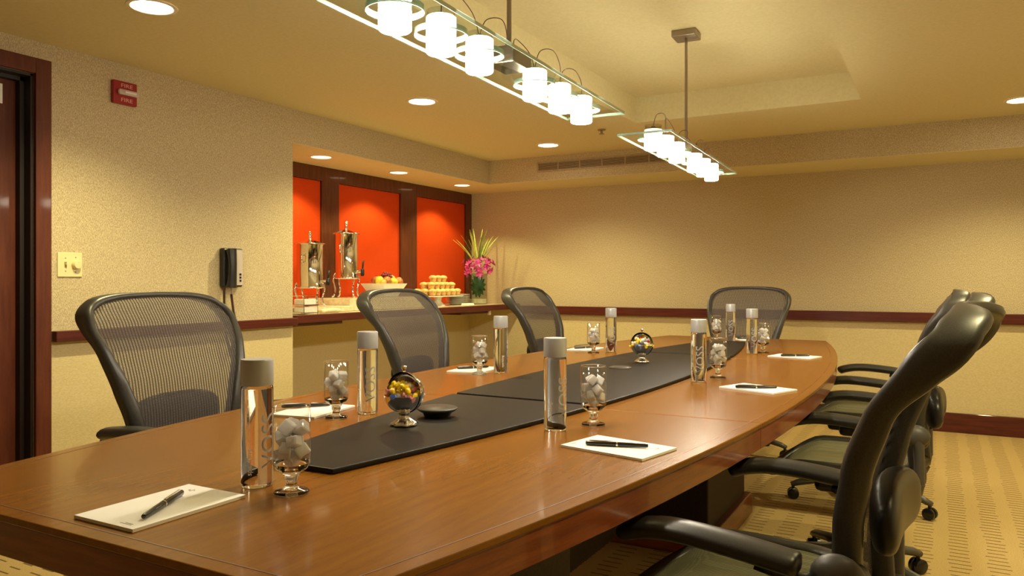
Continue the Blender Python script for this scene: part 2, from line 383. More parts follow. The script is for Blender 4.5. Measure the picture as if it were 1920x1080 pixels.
# ------------------------------------------------------------------ pendant lights
def pendant(cx, cy, z, rz, label, rod_top):
    t = thing('pendant_light', label, 'pendant light', (cx, cy, z), rz, 'glass pendant lights over the table')
    L, W, TH = .71, .115, .010
    MB().box(-W, W, -L, L, -TH / 2, TH / 2).obj('glass_plate', 'clear_pane', t)
    e = .0022
    for a in ((-W - e, -W, -L, L), (W, W + e, -L, L), (-W, W, -L - e, -L), (-W, W, L, L + e)):
        MB().box(*a, -TH / 2, TH / 2).obj('polished_edge', 'glass_edge', t)
    MB().box(-.045, .045, -.06, .06, TH / 2, TH / 2 + .05).obj('transformer_box', 'brushed_metal', t, bevel=.003)
    MB().tube([(0, 0, TH / 2 + .05), (0, 0, rod_top - z - .03)], .007, 12).obj('rod', 'brushed_metal', t, smooth=True)
    MB().box(-.06, .06, -.06, .06, rod_top - z - .032, rod_top - z - .0005).obj('canopy', 'brushed_metal', t, bevel=.003)
    ys = (-.572, -.375, -.178, .178, .375, .572); r = .0365
    first = None
    for k, y in enumerate(ys):
        if first is None:
            sh = MB().lathe([(r, .056), (r, .001), (r - .0022, .001), (r - .0022, .056), (r, .056)], 28).obj('lamp_shade', 'shade_glass', t, smooth=True, loc=(0, y, 0))
            MB().lathe([(r + .0012, .036), (r + .0012, .018), (r + .0004, .018), (r + .0004, .036), (r + .0012, .036)], 28).obj('frosted_band', 'lamp_band', sh, smooth=True)
            MB().lathe([(r * .93, .001), (r + .001, -.004), (r + .001, -.048), (r - .002, -.051), (0, -.051)], 28).obj('diffuser', 'lamp_glow', sh, smooth=True)
            MB().lathe([(0, .0015), (r * .925, .0015), (r * .925, -.002), (0, -.002)], 28).obj('uplight_stop', 'silver_cap', sh, smooth=True)  # opaque disc added to keep lamp light from going up into the coffer
            MB().lathe([(.0675, -.0075), (.0675, .0075), (.0655, .0075), (.0655, -.0075), (.0675, -.0075)], 36).obj('ring', 'glass_edge', sh, smooth=True)
            MB().lathe([(0, .052), (.009, .052), (.009, .042), (.016, .030), (.016, .004), (0, .004)], 14).obj('lamp_socket', 'brushed_metal', sh, smooth=True)
            first = sh
        else:
            sh = copy_tree(first, t); sh.location = (0, y, 0)
    def wire(y0, y1, h, dx, z0=.052):
        p = catmull([(0, y0, z0), (dx * .4, y0 + (y1 - y0) * .12, z0 + h * .75), (dx, (y0 + y1) / 2, z0 + h), (dx * .5, y1 - (y1 - y0) * .1, z0 + h * .6), (0, y1, z0 - .01)], 6)
        MB().tube(p, .0014, 5).obj('wire', 'cord_brown', t, smooth=True)
    wire(-.572, -.375, .07, .02); wire(-.375, -.178, .09, -.02); wire(-.178, -.03, .06, .03)
    wire(.03, .178, .065, -.02); wire(.178, .375, .075, .02); wire(.375, .572, .06, .015)
    return t
pendant(-1.109, 1.979, 1.731, R(2.2), 'glass plate pendant with six glowing cylinder lamps above the near end of the table', HT)
pendant(-1.113, 3.80, 1.731, R(2.2), 'glass plate pendant with six lamps hanging over the far half of the table', HT)
sp = thing('fire_sprinkler', 'small metal fire sprinkler head in the ceiling beyond the near pendant', 'sprinkler', (-2.10, 5.09, HC))
MB().lathe([(0, -.0005), (.03, -.0005), (.026, -.008), (.008, -.010), (.008, -.03), (0, -.03)], 18).obj('sprinkler_body', 'brushed_metal', sp, smooth=True)
MB().lathe([(0, -.036), (.020, -.034), (.020, -.031), (0, -.030)], 16).obj('deflector', 'brushed_metal', sp, smooth=True)

# ------------------------------------------------------------------ things on the left wall
al = thing('fire_alarm', 'red wall mounted fire alarm strobe lettered FIRE', 'fire alarm', (XL, 2.402, 2.0375), R(90))
# local: x runs along the wall (world y), -y points into the room
MB().box(-.064, .064, -.024, -.0005, -.057, .057).obj('housing', 'alarm_red', al, bevel=.006)
MB().box(-.044, .063, -.044, -.0245, -.013, .013).obj('strobe_lens', 'phone_grey', al, bevel=.006)
MB().lathe([(.005, -.03), (.005, .03)], 10, Matrix.Translation((.012, -.046, 0)) @ Matrix.Rotation(R(90), 4, 'Y')).obj('flash_tube', 'print_white', al, smooth=True)
for z in (.034, -.036):
    o = text_mesh('lettering', 'FIRE', .026, 'pink_print', al, .0004, lambda c: Vector((c.x * 1.35, c.z, c.y)))
    o.location = (.006, -.0248, z)
sw = thing('light_switch', 'ivory double wall plate with toggle and round dimmer knob', 'light switch', (XL, 2.135, 1.186), R(90))
MB().box(-.058, .058, -.007, -.0005, -.057, .057).obj('wall_plate', 'ivory', sw, bevel=.004)
MB().box(-.027, -.017, -.0085, -.007, -.013, .013).obj('toggle_slot', 'ivory_shadow', sw)
MB().box(-.0255, -.0185, -.022, -.0085, -.001, .007).obj('toggle', 'ivory', sw, bevel=.001)
MB().lathe([(0, 0), (.021, 0), (.019, .020), (.017, .022), (0, .022)], 24, Matrix.Translation((.026, -.0072, 0)) @ Matrix.Rotation(R(90), 4, 'X')).obj('dimmer_knob', 'ivory', sw, smooth=True)
for x, z in ((-.022, .03), (-.022, -.03), (.026, .034), (.026, -.034)):
    MB().lathe([(0, .0012), (.003, .001), (.0032, 0)], 8, Matrix.Translation((x, -.007, z)) @ Matrix.Rotation(R(90), 4, 'X')).obj('screw', 'ivory_shadow', sw)
ph = thing('wall_telephone', 'black wall telephone with hanging coiled cords', 'telephone', (XL, 3.052, 1.184), R(90))
MB().box(-.068, .072, -.038, -.0005, -.108, .112).obj('base', 'black_plastic', ph, bevel=.010)
MB().box(.010, .066, -.041, -.0385, -.098, .102).obj('face_plate', 'phone_grey', ph, bevel=.002)
for k in range(3): MB().box(.043, .055, -.043, -.0412, -.078 + k * .018, -.066 + k * .018).obj('button', 'black_plastic', ph)
hs = []
for i in range(13):
    a = i / 12; zz = .104 - .208 * a
    w = .026 + .006 * (abs(a - .5) * 2) ** 2; d = .017 + .010 * (abs(a - .5) * 2) ** 3
    hs.append(((-.034, -.062 - .012 * (1 - (2 * a - 1) ** 2), zz), (w, d)))
MB().sweep([h[0] for h in hs], [h[1] for h in hs], [(0, -1, 0)] * 13, n=14).obj('handset', 'black_plastic', ph, smooth=True)
def coil(pts, r, turns, wr):
    P = catmull(pts, 10); n = turns * 7; out = []
    for i in range(n + 1):
        q = i / n * (len(P) - 1); k = min(int(q), len(P) - 2); p = P[k].lerp(P[k + 1], q - k)
        a = i / 7 * 2 * math.pi
        out.append(p + Vector((math.cos(a) * r, math.sin(a) * r, 0)))
    return MB().tube(out, wr, 5)
coil([(-.056, -.03, -.105), (-.055, -.03, -.22), (-.045, -.03, -.36), (-.01, -.03, -.50)], .005, 60, .0028).obj('coiled_cord', 'cord_brown', ph, smooth=True)
coil([(-.006, -.03, -.150), (.008, -.03, -.24), (.030, -.03, -.36), (-.01, -.03, -.50)], .005, 55, .0028).obj('coiled_cord', 'cord_brown', ph, smooth=True)
MB().tube([(.002, -.02, -.105), (-.006, -.03, -.150)], .0016, 5).obj('cord_lead', 'cord_brown', ph)

# ------------------------------------------------------------------ the conference table
TX, TY, TL, TZ = -1.118, 2.90, 2.225, .74
def half(y, off=0): return .748 - .252 * ((y - TY) / TL) ** 2 - off
def strip(y0, y1, fn, n=14): return [(TX + fn(y0 + (y1 - y0) * i / n), y0 + (y1 - y0) * i / n) for i in range(n + 1)]
def slab(outline, z0, z1):
    n = len(outline); return MB().add([(x, y, z0) for x, y in outline] + [(x, y, z1) for x, y in outline],
        [tuple(reversed(range(n))), tuple(range(n, 2 * n))] + [(i, (i + 1) % n, n + (i + 1) % n, n + i) for i in range(n)])
tb = thing('conference_table', 'long boat shaped cherry wood conference table with glossy top', 'table', (0, 0, 0))
YA, YZ = TY - TL, TY + TL
cuts = (YA, 2.072, 3.742, YZ)
for a, b in zip(cuts, cuts[1:]):
    a2, b2 = a + (.0012 if a > YA else 0), b - (.0012 if b < YZ else 0)
    rgt = strip(a2, b2, lambda y: half(y)); lft = strip(a2, b2, lambda y: -half(y))
    slab(rgt + lft[::-1], TZ - .012, TZ).obj('top_section', 'table_wood', tb, bevel=.002)
    rgt = strip(a2, b2, lambda y: half(y, .004)); lft = strip(a2, b2, lambda y: -half(y, .004))
    if a == YA: rgt[0] = (rgt[0][0], a + .004); lft[0] = (lft[0][0], a + .004)
    if b == YZ: rgt[-1] = (rgt[-1][0], b - .004); lft[-1] = (lft[-1][0], b - .004)
    slab(rgt + lft[::-1], TZ - .068, TZ - .0125).obj('apron', 'apron_wood', tb, bevel=.002)
for s in (1, -1):
    for a, b in zip(cuts, cuts[1:]):
        p = strip(a + .028 if a == YA else a, b - .028 if b == YZ else b, lambda y: s * half(y, .030)); q = strip(a + .028 if a == YA else a, b - .028 if b == YZ else b, lambda y: s * half(y, .0325))
        slab(p + q[::-1], TZ + .0001, TZ + .0004).obj('inlay_line', 'inlay', tb)
for y in (YA + .028, YZ - .0305):
    h = half(y, .0325); slab([(TX - h, y), (TX + h, y), (TX + h, y + .0025), (TX - h, y + .0025)], TZ + .0001, TZ + .0004).obj('inlay_line', 'inlay', tb)
for y0, y1 in ((1.02, 1.78), (3.10, 3.76)):
    MB().box(TX - .30, TX + .30, y0, y1, .03, TZ - .069).obj('pedestal', 'dark_base', tb, bevel=.006)
    MB().box(TX - .33, TX + .33, y0 - .03, y1 + .03, 0, .10).obj('plinth', 'apron_wood', tb, bevel=.006)
MB().box(TX - .02, TX + .02, 1.78, 3.10, .12, TZ - .069).obj('modesty_panel', 'dark_base', tb)
# leather mats down the middle
def mhalf(y): return .282 - .056 * (y - TY) ** 2
for y0, y1, lab in ((1.12, 2.058, 'black leather table mat nearest the front end of the table'), (2.086, 3.73, 'long black leather mat in the middle of the table'), (3.755, 4.68, 'black leather table mat at the far end of the table')):
    r_ = strip(y0, y1, mhalf); l_ = strip(y0, y1, lambda y: -mhalf(y))
    tag(slab(r_ + l_[::-1], TZ + .0006, TZ + .0115).obj('table_mat', 'mat_leather', bevel=.003), lab, 'table mat', 'leather mats on the table')
MZ = TZ + .0115
pk = thing('table_outlet', 'round black pop up outlet raised beside the near candy dish', 'outlet', (-1.165, 1.69, MZ))
MB().lathe([(0, .0002), (.034, .0002), (.040, .014), (0, .014)], 28).obj('stem', 'black_plastic', pk, smooth=True)
MB().lathe([(0, .0145), (.046, .0145), (.0535, .020), (.0535, .023), (.050, .025), (0, .025)], 36).obj('lid', 'chair_frame', pk, smooth=True)
pk = thing('table_outlet', 'round flush outlet cover on the long middle mat', 'outlet', (-1.155, 3.0, MZ))
MB().lathe([(0, .0002), (.042, .0002), (.042, .004), (.038, .006), (0, .006)], 30).obj('lid', 'chair_frame', pk, smooth=True)
MB().lathe([(.042, .0002), (.046, .0002), (.046, .003), (.042, .0035)], 30).obj('ring', 'brushed_metal', pk, smooth=True)

# ------------------------------------------------------------------ mesh office chair
HW = [(.45, .150), (.54, .160), (.62, .176), (.70, .196), (.78, .220), (.87, .246), (.935, .262), (.975, .263), (1.010, .250), (1.038, .215), (1.052, .165), (1.060, .10), (1.063, 0)]
PR = [(.45, -.222), (.56, -.214), (.68, -.222), (.78, -.242), (.88, -.276), (.97, -.318), (1.03, -.362), (1.063, -.395)]
def back_y(x, z): return lerp_tab(PR, z) - .030 * (abs(x) / .263) ** 2 * smooth01(.82, 1.03, z)
def make_chair():
    t = thing('office_chair', '-', 'chair', (0, 0, 0), 0, 'mesh office chairs round the table')
    half_pts = catmull([(w, 0, z) for z, w in HW], 5)
    pts = [Vector((p.x, 0, p.z)) for p in half_pts] + [Vector((-p.x, 0, p.z)) for p in reversed(half_pts[:-1])]
    low = [Vector((-.150 + .30 * i / 8, 0, .45 - .012 * math.sin(math.pi * i / 8))) for i in range(1, 8)]
    pts += low; N = len(pts); secs = []; ctr = []
    for p in pts:
        x, z = p.x, p.z
        corner = smooth01(.90, 1.01, z) * smooth01(.05, .20, abs(x))
        top = smooth01(1.03, 1.066, z) * (1 - smooth01(.05, .22, abs(x)))
        b = .026 + .014 * corner - .004 * smooth01(.8, .95, z) - .011 * top; a = .024 - .009 * smooth01(.72, .95, z) - .005 * top
        if z < .47 and abs(x) < .145: b = .014
        secs.append((a, b)); ctr.append(Vector((x, back_y(x, z) - b * (.7 + .15 * corner), z)))
    # section: outward (a) by backward (b)
    rings = []; n = 12
    for i in range(N):
        tg = (ctr[(i + 1) % N] - ctr[i - 1]).normalized()
        bk = Vector((0, -1, 0)); bk = (bk - tg * bk.dot(tg)).normalized(); out = tg.cross(bk).normalized()
        a, b = secs[i]
        ring = []
        for k in range(n):
            c, s = math.cos(2 * math.pi * k / n), math.sin(2 * math.pi * k / n)
            c = math.copysign(abs(c) ** .7, c); s = math.copysign(abs(s) ** .7, s)
            ring.append(ctr[i] + out * a * c + bk * b * s)
        rings.append(ring)
    mb = MB(); vs = [tuple(v) for r in rings for v in r]; fs = []
    for i in range(N):
        j = (i + 1) % N
        for k in range(n): fs.append((i * n + k, i * n + (k + 1) % n, j * n + (k + 1) % n, j * n + k))
    mb.add(vs, fs).obj('back_frame', 'chair_frame', t, smooth='all')
    # woven back
    def hw(z):
        for (a, p), (b, q) in zip(HW, HW[1:]):
            if a <= z <= b: return p + (q - p) * (z - a) / (b - a)
        return 0
    zs = [.455 + (.60) * i / 30 for i in range(31)] + [1.060]
    nc = 20; vs = []; fs = []
    for z in zs:
        w = max(hw(z) - .006, .01)
        for k in range(nc + 1):
            x = -w + 2 * w * k / nc; vs.append((x, back_y(x, z) - .004 - .012 * (1 - (x / w) ** 2) * smooth01(.45, .6, z) * 0, z))
    for j in range(len(zs) - 1):
        for k in range(nc): i = j * (nc + 1) + k; fs.append((i, i + 1, i + nc + 2, i + nc + 1))
    MB().add(vs, fs).obj('back_mesh', 'back_mesh', t, smooth='all')
    # lumbar pad behind the mesh
    vs = []; fs = []; nu, nv = 28, 14
    for j in range(nv + 1):
        v = -math.pi / 2 + math.pi * j / nv
        for i in range(nu):
            u = 2 * math.pi * i / nu
            sg = lambda q, e: math.copysign(abs(q) ** e, q)
            x = .168 * sg(math.cos(v), .5) * sg(math.cos(u), .55); y = .030 * sg(math.cos(v), .6) * sg(math.sin(u), .8); z = .062 * sg(math.sin(v), .75)
            vs.append((x, -.280 + y - .02 * (abs(x) / .178) ** 2 + .0, .660 + z + .018 * (1 - (x / .178) ** 2)))
    for j in range(nv):
        for i in range(nu): fs.append((j * nu + i, j * nu + (i + 1) % nu, (j + 1) * nu + (i + 1) % nu, (j + 1) * nu + i))
    MB().add(vs, fs).obj('lumbar_pad', 'arm_pad', t, smooth='all')
    # seat
    def seat_pt(a, k):
        c, s = math.cos(a), math.sin(a); c = math.copysign(abs(c) ** .62, c); s = math.copysign(abs(s) ** .62, s)
        x = .248 * k * c; y = .015 + .235 * k * s
        z = .452 + .022 * (abs(x) / .248) ** 2 - .05 * smooth01(.12, .26, y) + .015 * smooth01(-.12, -.24, y)
        return Vector((x, y, z))
    n = 48; P = [seat_pt(2 * math.pi * i / n, 1) for i in range(n)]
    MB().sweep(P, (.021, .016), None, True, n=10).obj('seat_frame', 'chair_frame', t, smooth='all')
    vs = [tuple(seat_pt(2 * math.pi * i / n, k / 8)) for k in range(1, 9) for i in range(n)] + [tuple(seat_pt(0, 0))]
    fs = [(k * n + i, k * n + (i + 1) % n, (k + 1) * n + (i + 1) % n, (k + 1) * n + i) for k in range(7) for i in range(n)] + [(i, (i + 1) % n, 8 * n) for i in range(n)]
    vs = [(x, y, z + .006) for x, y, z in vs]
    MB().add(vs, fs).obj('seat_mesh', 'seat_mesh', t, smooth='all')
    mb = MB().box(-.10, .10, -.17, .10, .345, .405); mb.box(-.045, .045, .08, .16, .36, .40)
    mb.obj('tilt_mechanism', 'black_plastic', t, bevel=.02)
    MB().lathe([(.030, .11), (.030, .22), (.022, .22), (.022, .35)], 20).obj('gas_column', 'black_plastic', t, smooth=True)
    for s in (-1, 1):
        MB().sweep(catmull([(s * .06, -.13, .375), (s * .17, -.20, .375), (s * .25, -.235, .40), (s * .262, -.25, .46)], 5), (.017, .024), n=10).obj('yoke', 'chair_grey', t, smooth='all')
        MB().sweep([(s * .262, -.25, .45), (s * .264, -.25, .53), (s * .266, -.247, .61)], [(.017, .022), (.016, .021), (.018, .024)], [(1, 0, 0)] * 3, n=12).obj('arm_post', 'chair_grey', t, smooth=True)
        MB().ball((s * .262, -.238, .610), (.030, .045, .036), 18, 10).obj('arm_bracket', 'chair_grey', t, smooth='all')
        MB().lathe([(0, .018), (.022, .018), (.028, .010), (.028, -.012), (0, -.012)], 20, Matrix.Translation((s * .195, -.250, .585)) @ Matrix.Rotation(R(s * 90), 4, 'Y')).obj('frame_pivot', 'chair_grey', t, smooth=True)
        MB().sweep([(s * .195, -.250, .585), (s * .235, -.245, .605), (s * .262, -.24, .610)], (.018, .018), n=10).obj('pivot_link', 'chair_frame', t, smooth='all')
        MB().sweep([(s * .262, -.235, .598), (s * .284, -.18, .604), (s * .298, -.11, .622)], (.018, .012), n=10).obj('arm_link', 'black_plastic', t, smooth='all')
        path = catmull([(s * .304, -.190, .634), (s * .306, -.165, .638), (s * .308, -.10, .646), (s * .306, -.01, .653), (s * .301, .06, .652), (s * .295, .118, .640), (s * .290, .142, .627)], 4)
        m = len(path); sec = []
        for i in range(m):
            q = i / (m - 1); e = min(1, math.sqrt(max(0, 1 - (1 - min(q, 1 - q) / .12) ** 2)) if min(q, 1 - q) < .12 else 1)
            sec.append((max(.004, (.038 + .008 * smooth01(.5, .9, q)) * e), max(.005, .020 * (e * .85 + .15))))
        MB().sweep(path, sec, n=14).obj('arm_pad', 'arm_pad', t, smooth='all')
    for k in range(5):
        a = R(90 + 72 * k + 12); d = Vector((math.cos(a), math.sin(a), 0))
        leg = MB().sweep([d * .02 + Vector((0, 0, .125)), d * .16 + Vector((0, 0, .115)), d * .30 + Vector((0, 0, .085)), d * .335 + Vector((0, 0, .072))], [(.026, .022), (.022, .018), (.020, .016), (.014, .012)], n=10).obj('base_leg', 'chair_grey', t, smooth='all')
        c = d * .325; perp = Vector((-d.y, d.x, 0))
        mb = MB()
        for s in (-1, 1):
            Mx = Matrix.Translation(c + perp * .014 * s + Vector((0, 0, .0285))) @ Matrix.Rotation(a, 4, 'Z') @ Matrix.Rotation(R(90), 4, 'X')
            mb.lathe([(0, -.010), (.022, -.010), (.028, -.006), (.028, .006), (.022, .010), (0, .010)], 18, Mx)
        mb.tube([tuple(c + Vector((0, 0, .03))), tuple(c + Vector((0, 0, .07)))], .008, 8)
        mb.obj('caster', 'caster_black', leg, smooth=True)
    return t
ch = make_chair()
ch.location = (-1.97, 1.72, 0); ch.rotation_euler = (0, 0, R(-93)); ch['label'] = 'black mesh office chair in front of the light switch, nearest on the left'
for lab, x, y, a in (('black mesh office chair on the left side in front of the niche counter', -2.0, 3.12, -90), ('black mesh office chair by the flower vase, furthest on the left side', -1.98, 4.475, -90),
                  ('black mesh office chair at the far end of the table against the far wall', -1.17, 5.08, 178),
                  ('large foreground black mesh office chair at lower right, seen from behind', -.362, 1.697, 84),
                  ('black mesh office chair on the right, just beyond the foreground chair', -.30, 3.08, 88), ('black mesh office chair on the right side nearest the far wall', -.34, 4.21, 90)):
    c_ = copy_thing(ch, lab, (x, y, 0), R(a))
    for o in c_.children:
        if o.name.startswith(('arm_pad', 'arm_link')): o.location.z = .02 if x < -1.9 else -.005
for o in ch.children:
    if o.name.startswith(('arm_pad', 'arm_link')): o.location.z = .02

# ------------------------------------------------------------------ place settings
def make_bottle():
    t = thing('water_bottle', '-', 'bottle', (0, 0, TZ), 0, 'water bottles on the table')
    r = .0285
    MB().lathe([(0, .0035), (r * .55, .0025), (r * .8, .0006), (r * .93, .0012), (r, .006), (r, .176), (r * .97, .180), (r * .90, .182), (0, .182)], 36).obj('glass_body', 'water_glass', t, smooth=True)
    MB().lathe([(0, .1825), (r * 1.01, .1825), (r * 1.015, .184), (r * 1.015, .226), (r * .97, .229), (0, .2292)], 36).obj('cap', 'silver_cap', t, smooth=True)
    def wrap(a0, z0):
        def fn(c):
            # text runs up the bottle: text x -> z, text y -> angle
            a = a0 - c.y / r; rr = r + .0003 + c.z
            return Vector((rr * math.cos(a), rr * math.sin(a), z0 + c.x))
        return fn
    # the front of the bottle is local -y
    text_mesh('lettering', 'VOSS', .042, 'silver_cap', t, .0002, wrap(R(-90), .085))
    text_mesh('lettering', 'sparkling', .0135, 'print_white', t, .0002, wrap(R(-165), .048))
    return t
def make_goblet():
    t = thing('water_goblet', '-', 'glass', (0, 0, TZ), 0, 'ice filled goblets on the table')
    pr = [(0, .0006), (.029, .0006), (.0305, .003), (.028, .006), (.014, .010), (.0095, .016), (.0095, .021), (.0125, .025), (.0115, .029), (.016, .036), (.027, .043), (.0325, .052), (.0335, .062), (.0328, .152), (.0320, .1535), (.0311, .152), (.0318, .062), (.0305, .054), (.024, .047), (.012, .043), (0, .042)]
    MB().lathe([(.0325, .054), (.0335, .062), (.0328, .1515), (.0312, .1515), (.0318, .062), (.0308, .055)], 36).obj('glass_bowl', 'goblet_glass', t, smooth='all')
    MB().lathe([(.0327, .1515), (.0325, .1535), (.0316, .1535), (.0313, .1515), (.0327, .1515)], 36).obj('rim', 'clear_glass', t, smooth='all')
    MB().lathe(pr[:11] + [(.0325, .0535), (.0308, .0535), (.024, .0465), (.012, .043), (0, .042)], 36).obj('stem_and_foot', 'clear_glass', t, smooth='all')
    return t
def make_ice():
    bm = bmesh.new(); bmesh.ops.create_cube(bm, size=1)
    for v in bm.verts: v.co = Vector((v.co.x * random.uniform(.85, 1.15), v.co.y * random.uniform(.7, 1.0), v.co.z * random.uniform(.75, 1.1)))
    bmesh.ops.bevel(bm, geom=bm.edges[:], offset=.09, segments=1, affect='EDGES')
    me = bpy.data.meshes.new('ice_cube'); bm.to_mesh(me); bm.free(); me.materials.append(MATS['ice']); return me
ICE = [make_ice() for _ in range(4)]
def make_pad():
    t = thing('notepad', '-', 'notepad', (0, 0, TZ), 0, 'notepads on the table')
    MB().box(-.105, .105, -.072, .072, .0005, .0052).obj('sheets', 'paper', t)
    MB().box(-.105, .105, -.072, .072, .00525, .0056).obj('top_sheet', 'paper', t)
    for i, w in enumerate((.018, .026, .012)): MB().box(.072 - w / 2 + .014, .086 + w / 2 - .014 + .0, .035 - .0055 * i, .0365 - .0055 * i + (.002 if i == 0 else 0), .0057, .0059).obj('printed_line', 'ink', t)
    for i, w in enumerate((.026, .018)): MB().box(-.088, -.088 + .0012, -.055, -.055 + w, .0057, .0059).obj('printed_line', 'ink', t) if False else MB().box(-.094 + i * .0035, -.0932 + i * .0035, -.052, -.052 + w, .0057, .0059).obj('printed_line', 'ink', t)
    return t
def make_pen():
    t = thing('ballpoint_pen', '-', 'pen', (0, 0, TZ), 0, 'pens on the notepads')
    Q = Matrix.Translation((0, 0, .0056 + .0058)) @ Matrix.Rotation(R(90), 4, 'Y')
    MB().lathe([(0, -.071), (.004, -.070), (.0054, -.066), (.0056, -.002), (.0052, 0)], 16, Q).obj('cap', 'pen_body', t, smooth=True)
    MB().lathe([(.0052, .0), (.0054, .004), (.0045, .060), (.0036, .066), (0, .067)], 16, Q).obj('barrel', 'pen_body', t, smooth=True)
    MB().lathe([(.0057, -.003), (.0058, .001), (.0053, .001)], 16, Q).obj('band', 'chrome', t, smooth=True)
    MB().box(-.062, -.006, -.0016, .0016, .0168, .0182).obj('clip', 'chrome', t)
    return t
P0 = dict(bottle=make_bottle(), goblet=make_goblet(), pad=make_pad(), pen=make_pen()); used = set()
def put(kind, label, x, y, rz=0, z=TZ):
    o = P0[kind]
    if kind in used: return copy_thing(o, label, (x, y, z), rz)
    used.add(kind); o.location = (x, y, z); o.rotation_euler = (0, 0, rz); o['label'] = label; return o
def ice_in(x, y, where):
    slots = [(.0, .0, .062), (.015, .009, .075), (-.015, .008, .077), (.001, -.016, .079), (.015, -.009, .095), (-.014, -.008, .098), (.0, .015, .096), (.012, .010, .115), (-.010, .009, .117), (.001, -.011, .118)]
    for i, (dx, dy, dz) in enumerate(slots):
        o = bpy.data.objects.new('ice_cube', ICE[i % 4]); COL.objects.link(o)
        s = .0235
        a = random.uniform(0, 6.28); o.location = (x + dx, y + dy, TZ + dz - .002)
        o.rotation_euler = (random.uniform(-.9, .9), random.uniform(-.9, .9), a); o.scale = (s, s, s * random.uniform(.9, 1.1))
        tag(o, 'clear ice cube in the goblet ' + where, 'ice cube', 'ice cubes in the goblet ' + where)
# (seat, bottle, goblet, pad centre, pad turn, pen turn)
SEATS = [
    ('at the front end of the table', (-1.082, .997), (-.990, .990), (-1.108, .824), 90, (-1.093, .812, -61)),
    ('before the nearest left chair', (-1.401, 1.690), (-1.428, 1.592), (-1.555, 1.64), 100, (-1.60, 1.66, 43)),
    ('before the middle left chair', (-1.552, 2.700), (-1.600, 2.615), (-1.69, 2.72), 95, (-1.70, 2.73, 50)),
    ('before the far left chair', (-1.503, 3.770), (-1.560, 3.672), (-1.68, 3.84), 95, (-1.68, 3.84, 60)),
    ('before the large foreground chair', (-.838, 1.730), (-.780, 1.835), (-.622, 1.603), -12, (-.620, 1.594, 15)),
    ('before the second chair on the right', (-.776, 2.810), (-.742, 2.955), (-.545, 2.708), -22, (-.545, 2.69, 22)),
    ('before the furthest chair on the right', (-.840, 4.034), (-.798, 4.095), (-.620, 3.945), -14, (-.612, 3.925, 27)),
    ('at the far end of the table', (-1.125, 4.790), (-1.236, 4.880), (-1.05, 4.95), 0, (-1.05, 4.95, 10))]
for i, (w, b, g, p, pr_, pe) in enumerate(SEATS):
    put('bottle', 'clear water bottle with silver cap ' + w, b[0], b[1], R((95, 60, 120, 40, 75, 28, 40, 20)[i]))
    put('goblet', 'stemmed glass goblet full of ice ' + w, g[0], g[1], 0)
    ice_in(g[0], g[1], w)
    put('pad', 'white notepad ' + w, p[0], p[1], R(pr_))
    put('pen', 'black pen lying on the notepad ' + w, pe[0], pe[1], R(pe[2]))

# candy dishes
def candy_mesh(mat):
    pr = [(0, -.017), (.0075, -.016), (.0022, -.0095), (.0062, -.006), (.0072, 0), (.0062, .006), (.0022, .0095), (.0075, .016), (0, .017)]
    o = MB().lathe(pr, 8).obj('wrapped_candy', mat, smooth=True); me = o.data; bpy.data.objects.remove(o); return me
CANDY = {c: candy_mesh('candy_' + c) for c in ('yellow', 'white', 'red', 'blue', 'pink', 'orange')}
def make_dish():
    t = thing('candy_dish', '-', 'candy dish', (0, 0, MZ), 0, 'chrome candy dishes on the mats')
    zc, r = .081, .052
    mb = MB(); pr = []
    for j in range(11):
        a = -math.pi / 2 + (math.pi / 2 - .10) * j / 10; pr.append((r * .97 * math.cos(a), zc + r * .97 * math.sin(a)))
    pr += [(q * .965, zc + (zz - zc) * .965) for q, zz in reversed(pr)]
    mb.lathe(pr, 36).obj('bowl', 'chrome', t, smooth=True)
    # raised lid: the half of the globe away from the opening (+y), as a thin shell
    outer = []; inner = []; n1, n2 = 28, 14
    for k, rr in ((0, r), (1, r * .985)):
        for i in range(n1 + 1):
            for j in range(n2 + 1):
                a = math.pi * i / n1; b = math.pi * j / n2       # a round the opening axis, b from rim to rim
                x = rr * math.cos(b); y = rr * math.sin(b) * math.sin(a); z = rr * math.sin(b) * math.cos(a)
                (outer if k == 0 else inner).append((x, y - .002, zc + z))
    fs = []; m = n2 + 1
    for i in range(n1):
        for j in range(n2): fs.append((i * m + j, i * m + j + 1, (i + 1) * m + j + 1, (i + 1) * m + j))
    o = len(outer); fs += [tuple(v + o for v in reversed(f)) for f in fs]
    MB().add(outer + inner, fs).obj('lid', 'chrome', t, smooth='all')
    MB().lathe([(0, zc + r - .001), (.004, zc + r), (.0035, zc + r + .004), (.007, zc + r + .009), (.006, zc + r + .0145), (0, zc + r + .016)], 16).obj('knob', 'chrome', t, smooth='all')
    mb = MB(); pr = [(.030, .0008), (.033, .003), (.029, .008), (.017, .016), (.0095, .024), (.012, .029), (.020, .034), (.010, .036)]
    n = 32; vs = []; fs = []
    for q, z in pr:
        for i in range(n):
            a = 2 * math.pi * i / n; k = 1 + .10 * math.cos(8 * a); vs.append((q * k * math.cos(a), q * k * math.sin(a), z))
    for j in range(len(pr) - 1):
        for i in range(n): fs.append((j * n + i, j * n + (i + 1) % n, (j + 1) * n + (i + 1) % n, (j + 1) * n + i))
    mb.add(vs, fs).obj('fluted_foot', 'chrome', t, smooth='all')
    return t
